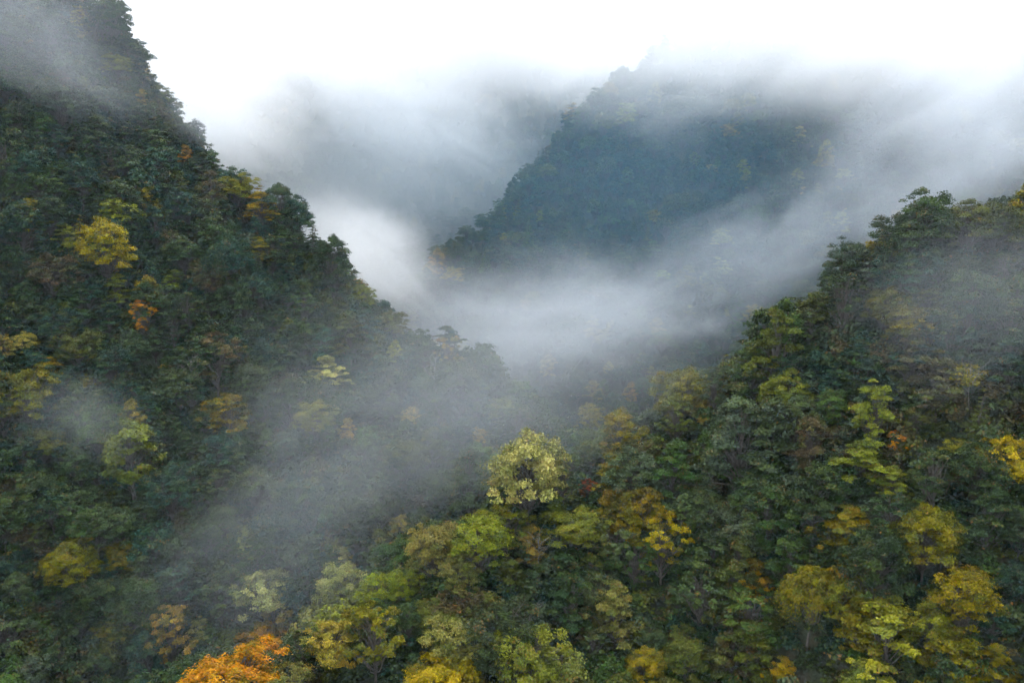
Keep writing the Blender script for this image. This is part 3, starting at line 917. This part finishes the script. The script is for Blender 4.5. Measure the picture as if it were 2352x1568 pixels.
def icosphere():
    t = (1 + 5 ** .5) / 2
    v = [(-1, t, 0), (1, t, 0), (-1, -t, 0), (1, -t, 0), (0, -1, t), (0, 1, t), (0, -1, -t), (0, 1, -t), (t, 0, -1), (t, 0, 1), (-t, 0, -1), (-t, 0, 1)]
    f = [(0, 11, 5), (0, 5, 1), (0, 1, 7), (0, 7, 10), (0, 10, 11), (1, 5, 9), (5, 11, 4), (11, 10, 2), (10, 7, 6), (7, 1, 8), (3, 9, 4), (3, 4, 2), (3, 2, 6), (3, 6, 8), (3, 8, 9), (4, 9, 5), (2, 4, 11), (6, 2, 10), (8, 6, 7), (9, 8, 1)]
    v = [np.array(p) / np.linalg.norm(p) for p in v]
    for _ in range(2):
        nf, mid = [], {}
        def m(a, b):
            k = (min(a, b), max(a, b))
            if k not in mid:
                q = v[a] + v[b]; v.append(q / np.linalg.norm(q)); mid[k] = len(v) - 1
            return mid[k]
        for a, b, c in f:
            x, y, z = m(a, b), m(b, c), m(c, a)
            nf += [(a, x, z), (b, y, x), (c, z, y), (x, y, z)]
        f = nf
    return np.array(v), np.array(f)
IV, IF = icosphere()

# words, centre (u, v, metres ahead), half sizes in metres, roll in the picture plane (positive: right end low), density, noise floor and ceiling, noise scale, tint
CLOUD, WHITE, BLUE, PALE = (.97, .985, 1.0), (.87, .93, 1.0), (.36, .70, 1.0), (.86, .94, 1.0)
MIST = [
    ('mist filling the valley behind the lone tree', (1250, 730, 172), (68, 32, 28), 0, .020, .30, .74, .070, WHITE),
    ('bright mist behind the left spur', (850, 590, 205), (34, 28, 20), 34, .046, .22, .62, .050, CLOUD),
    ('mist along the foot of the middle mountain', (1680, 610, 185), (86, 24, 29), -22, .019, .36, .74, .080, WHITE),
    ('mist rising out of the gully in the centre', (900, 930, 112), (56, 15, 36), -32, .016, .28, .80, .075, WHITE),
    ('mist lying in the lower gully', (660, 1220, 88), (46, 13, 25), -36, .010, .28, .80, .080, WHITE),
    ('thin mist drifting over the saddle', (1260, 890, 102), (44, 16, 22), -20, .012, .26, .74, .080, WHITE),
    ('low cloud over the top of the middle mountain', (1760, 40, 250), (130, 42, 46), -10, .030, .24, .64, .040, CLOUD),
    ('cloud at the top right, over the middle mountain', (2250, 0, 225), (95, 50, 48), -14, .032, .20, .60, .042, CLOUD),
    ('low cloud hanging over the right of the valley', (2260, 290, 180), (78, 44, 44), -35, .019, .30, .72, .055, WHITE),
    ('thick cloud behind the left ridge', (310, 140, 265), (80, 60, 62), 32, .040, .18, .56, .034, CLOUD),
    ('cloud drifting across the far mountain', (880, 215, 340), (115, 40, 46), 22, .026, .30, .66, .060, CLOUD),
    ('cloud hiding the top of the far mountain', (1000, 40, 380), (210, 60, 62), 0, .040, .12, .52, .036, CLOUD),
    ('thin mist at the top of the left mountain', (90, 50, 130), (42, 16, 24), 30, .016, .36, .72, .090, WHITE),
    ('thin mist over the right hollow', (2250, 690, 84), (26, 10, 20), -20, .012, .28, .74, .085, WHITE),
    ('thin bluish air in front of the middle mountain', (1500, 420, 215), (100, 42, 66), 0, .0030, .0, .50, .020, BLUE),
    ('thin bluish air in front of the far mountain', (900, 430, 330), (90, 42, 66), 0, .0150, .0, .50, .020, PALE),
    ('wisp of mist caught on the left ridge', (490, 280, 156), (20, 10, 10), 32, .024, .28, .70, .100, WHITE),
    ('wisp of mist on the lower left mountain', (190, 960, 95), (16, 8, 11), 10, .014, .30, .72, .100, WHITE),
]
for i, (words, c, half, roll, den, lo, hi, scl, tint) in enumerate(MIST):
    o = obj('mist', mesh_from('mist', IV, IF, [mist_mat('mist', den, lo, hi, scl, math.radians(roll), i + 1, tint)]))
    o.location = at(*c); o.scale = half; o.rotation_euler = (0, math.radians(roll), 0)
    o['kind'] = 'stuff'; o['label'] = words

hv = [(x, y, z) for z in (-4 - 0, 330) for y in (-160, 670) for x in (-490, 570)]
hf = [(0, 2, 3, 1), (4, 5, 7, 6), (0, 1, 5, 4), (2, 6, 7, 3), (0, 4, 6, 2), (1, 3, 7, 5)]
lowest = float(Z.min()); highest = max(float(Z.max()), CZ) + 15
hv = [(x, y, lowest - 1 if z < 0 else highest) for x, y, z in hv]
hz = obj('haze', mesh_from('haze', hv, hf, [haze_mat(.00012)]))
hz['kind'] = 'stuff'; hz['label'] = 'damp bluish air over the whole valley'
print('ground', lowest, highest)
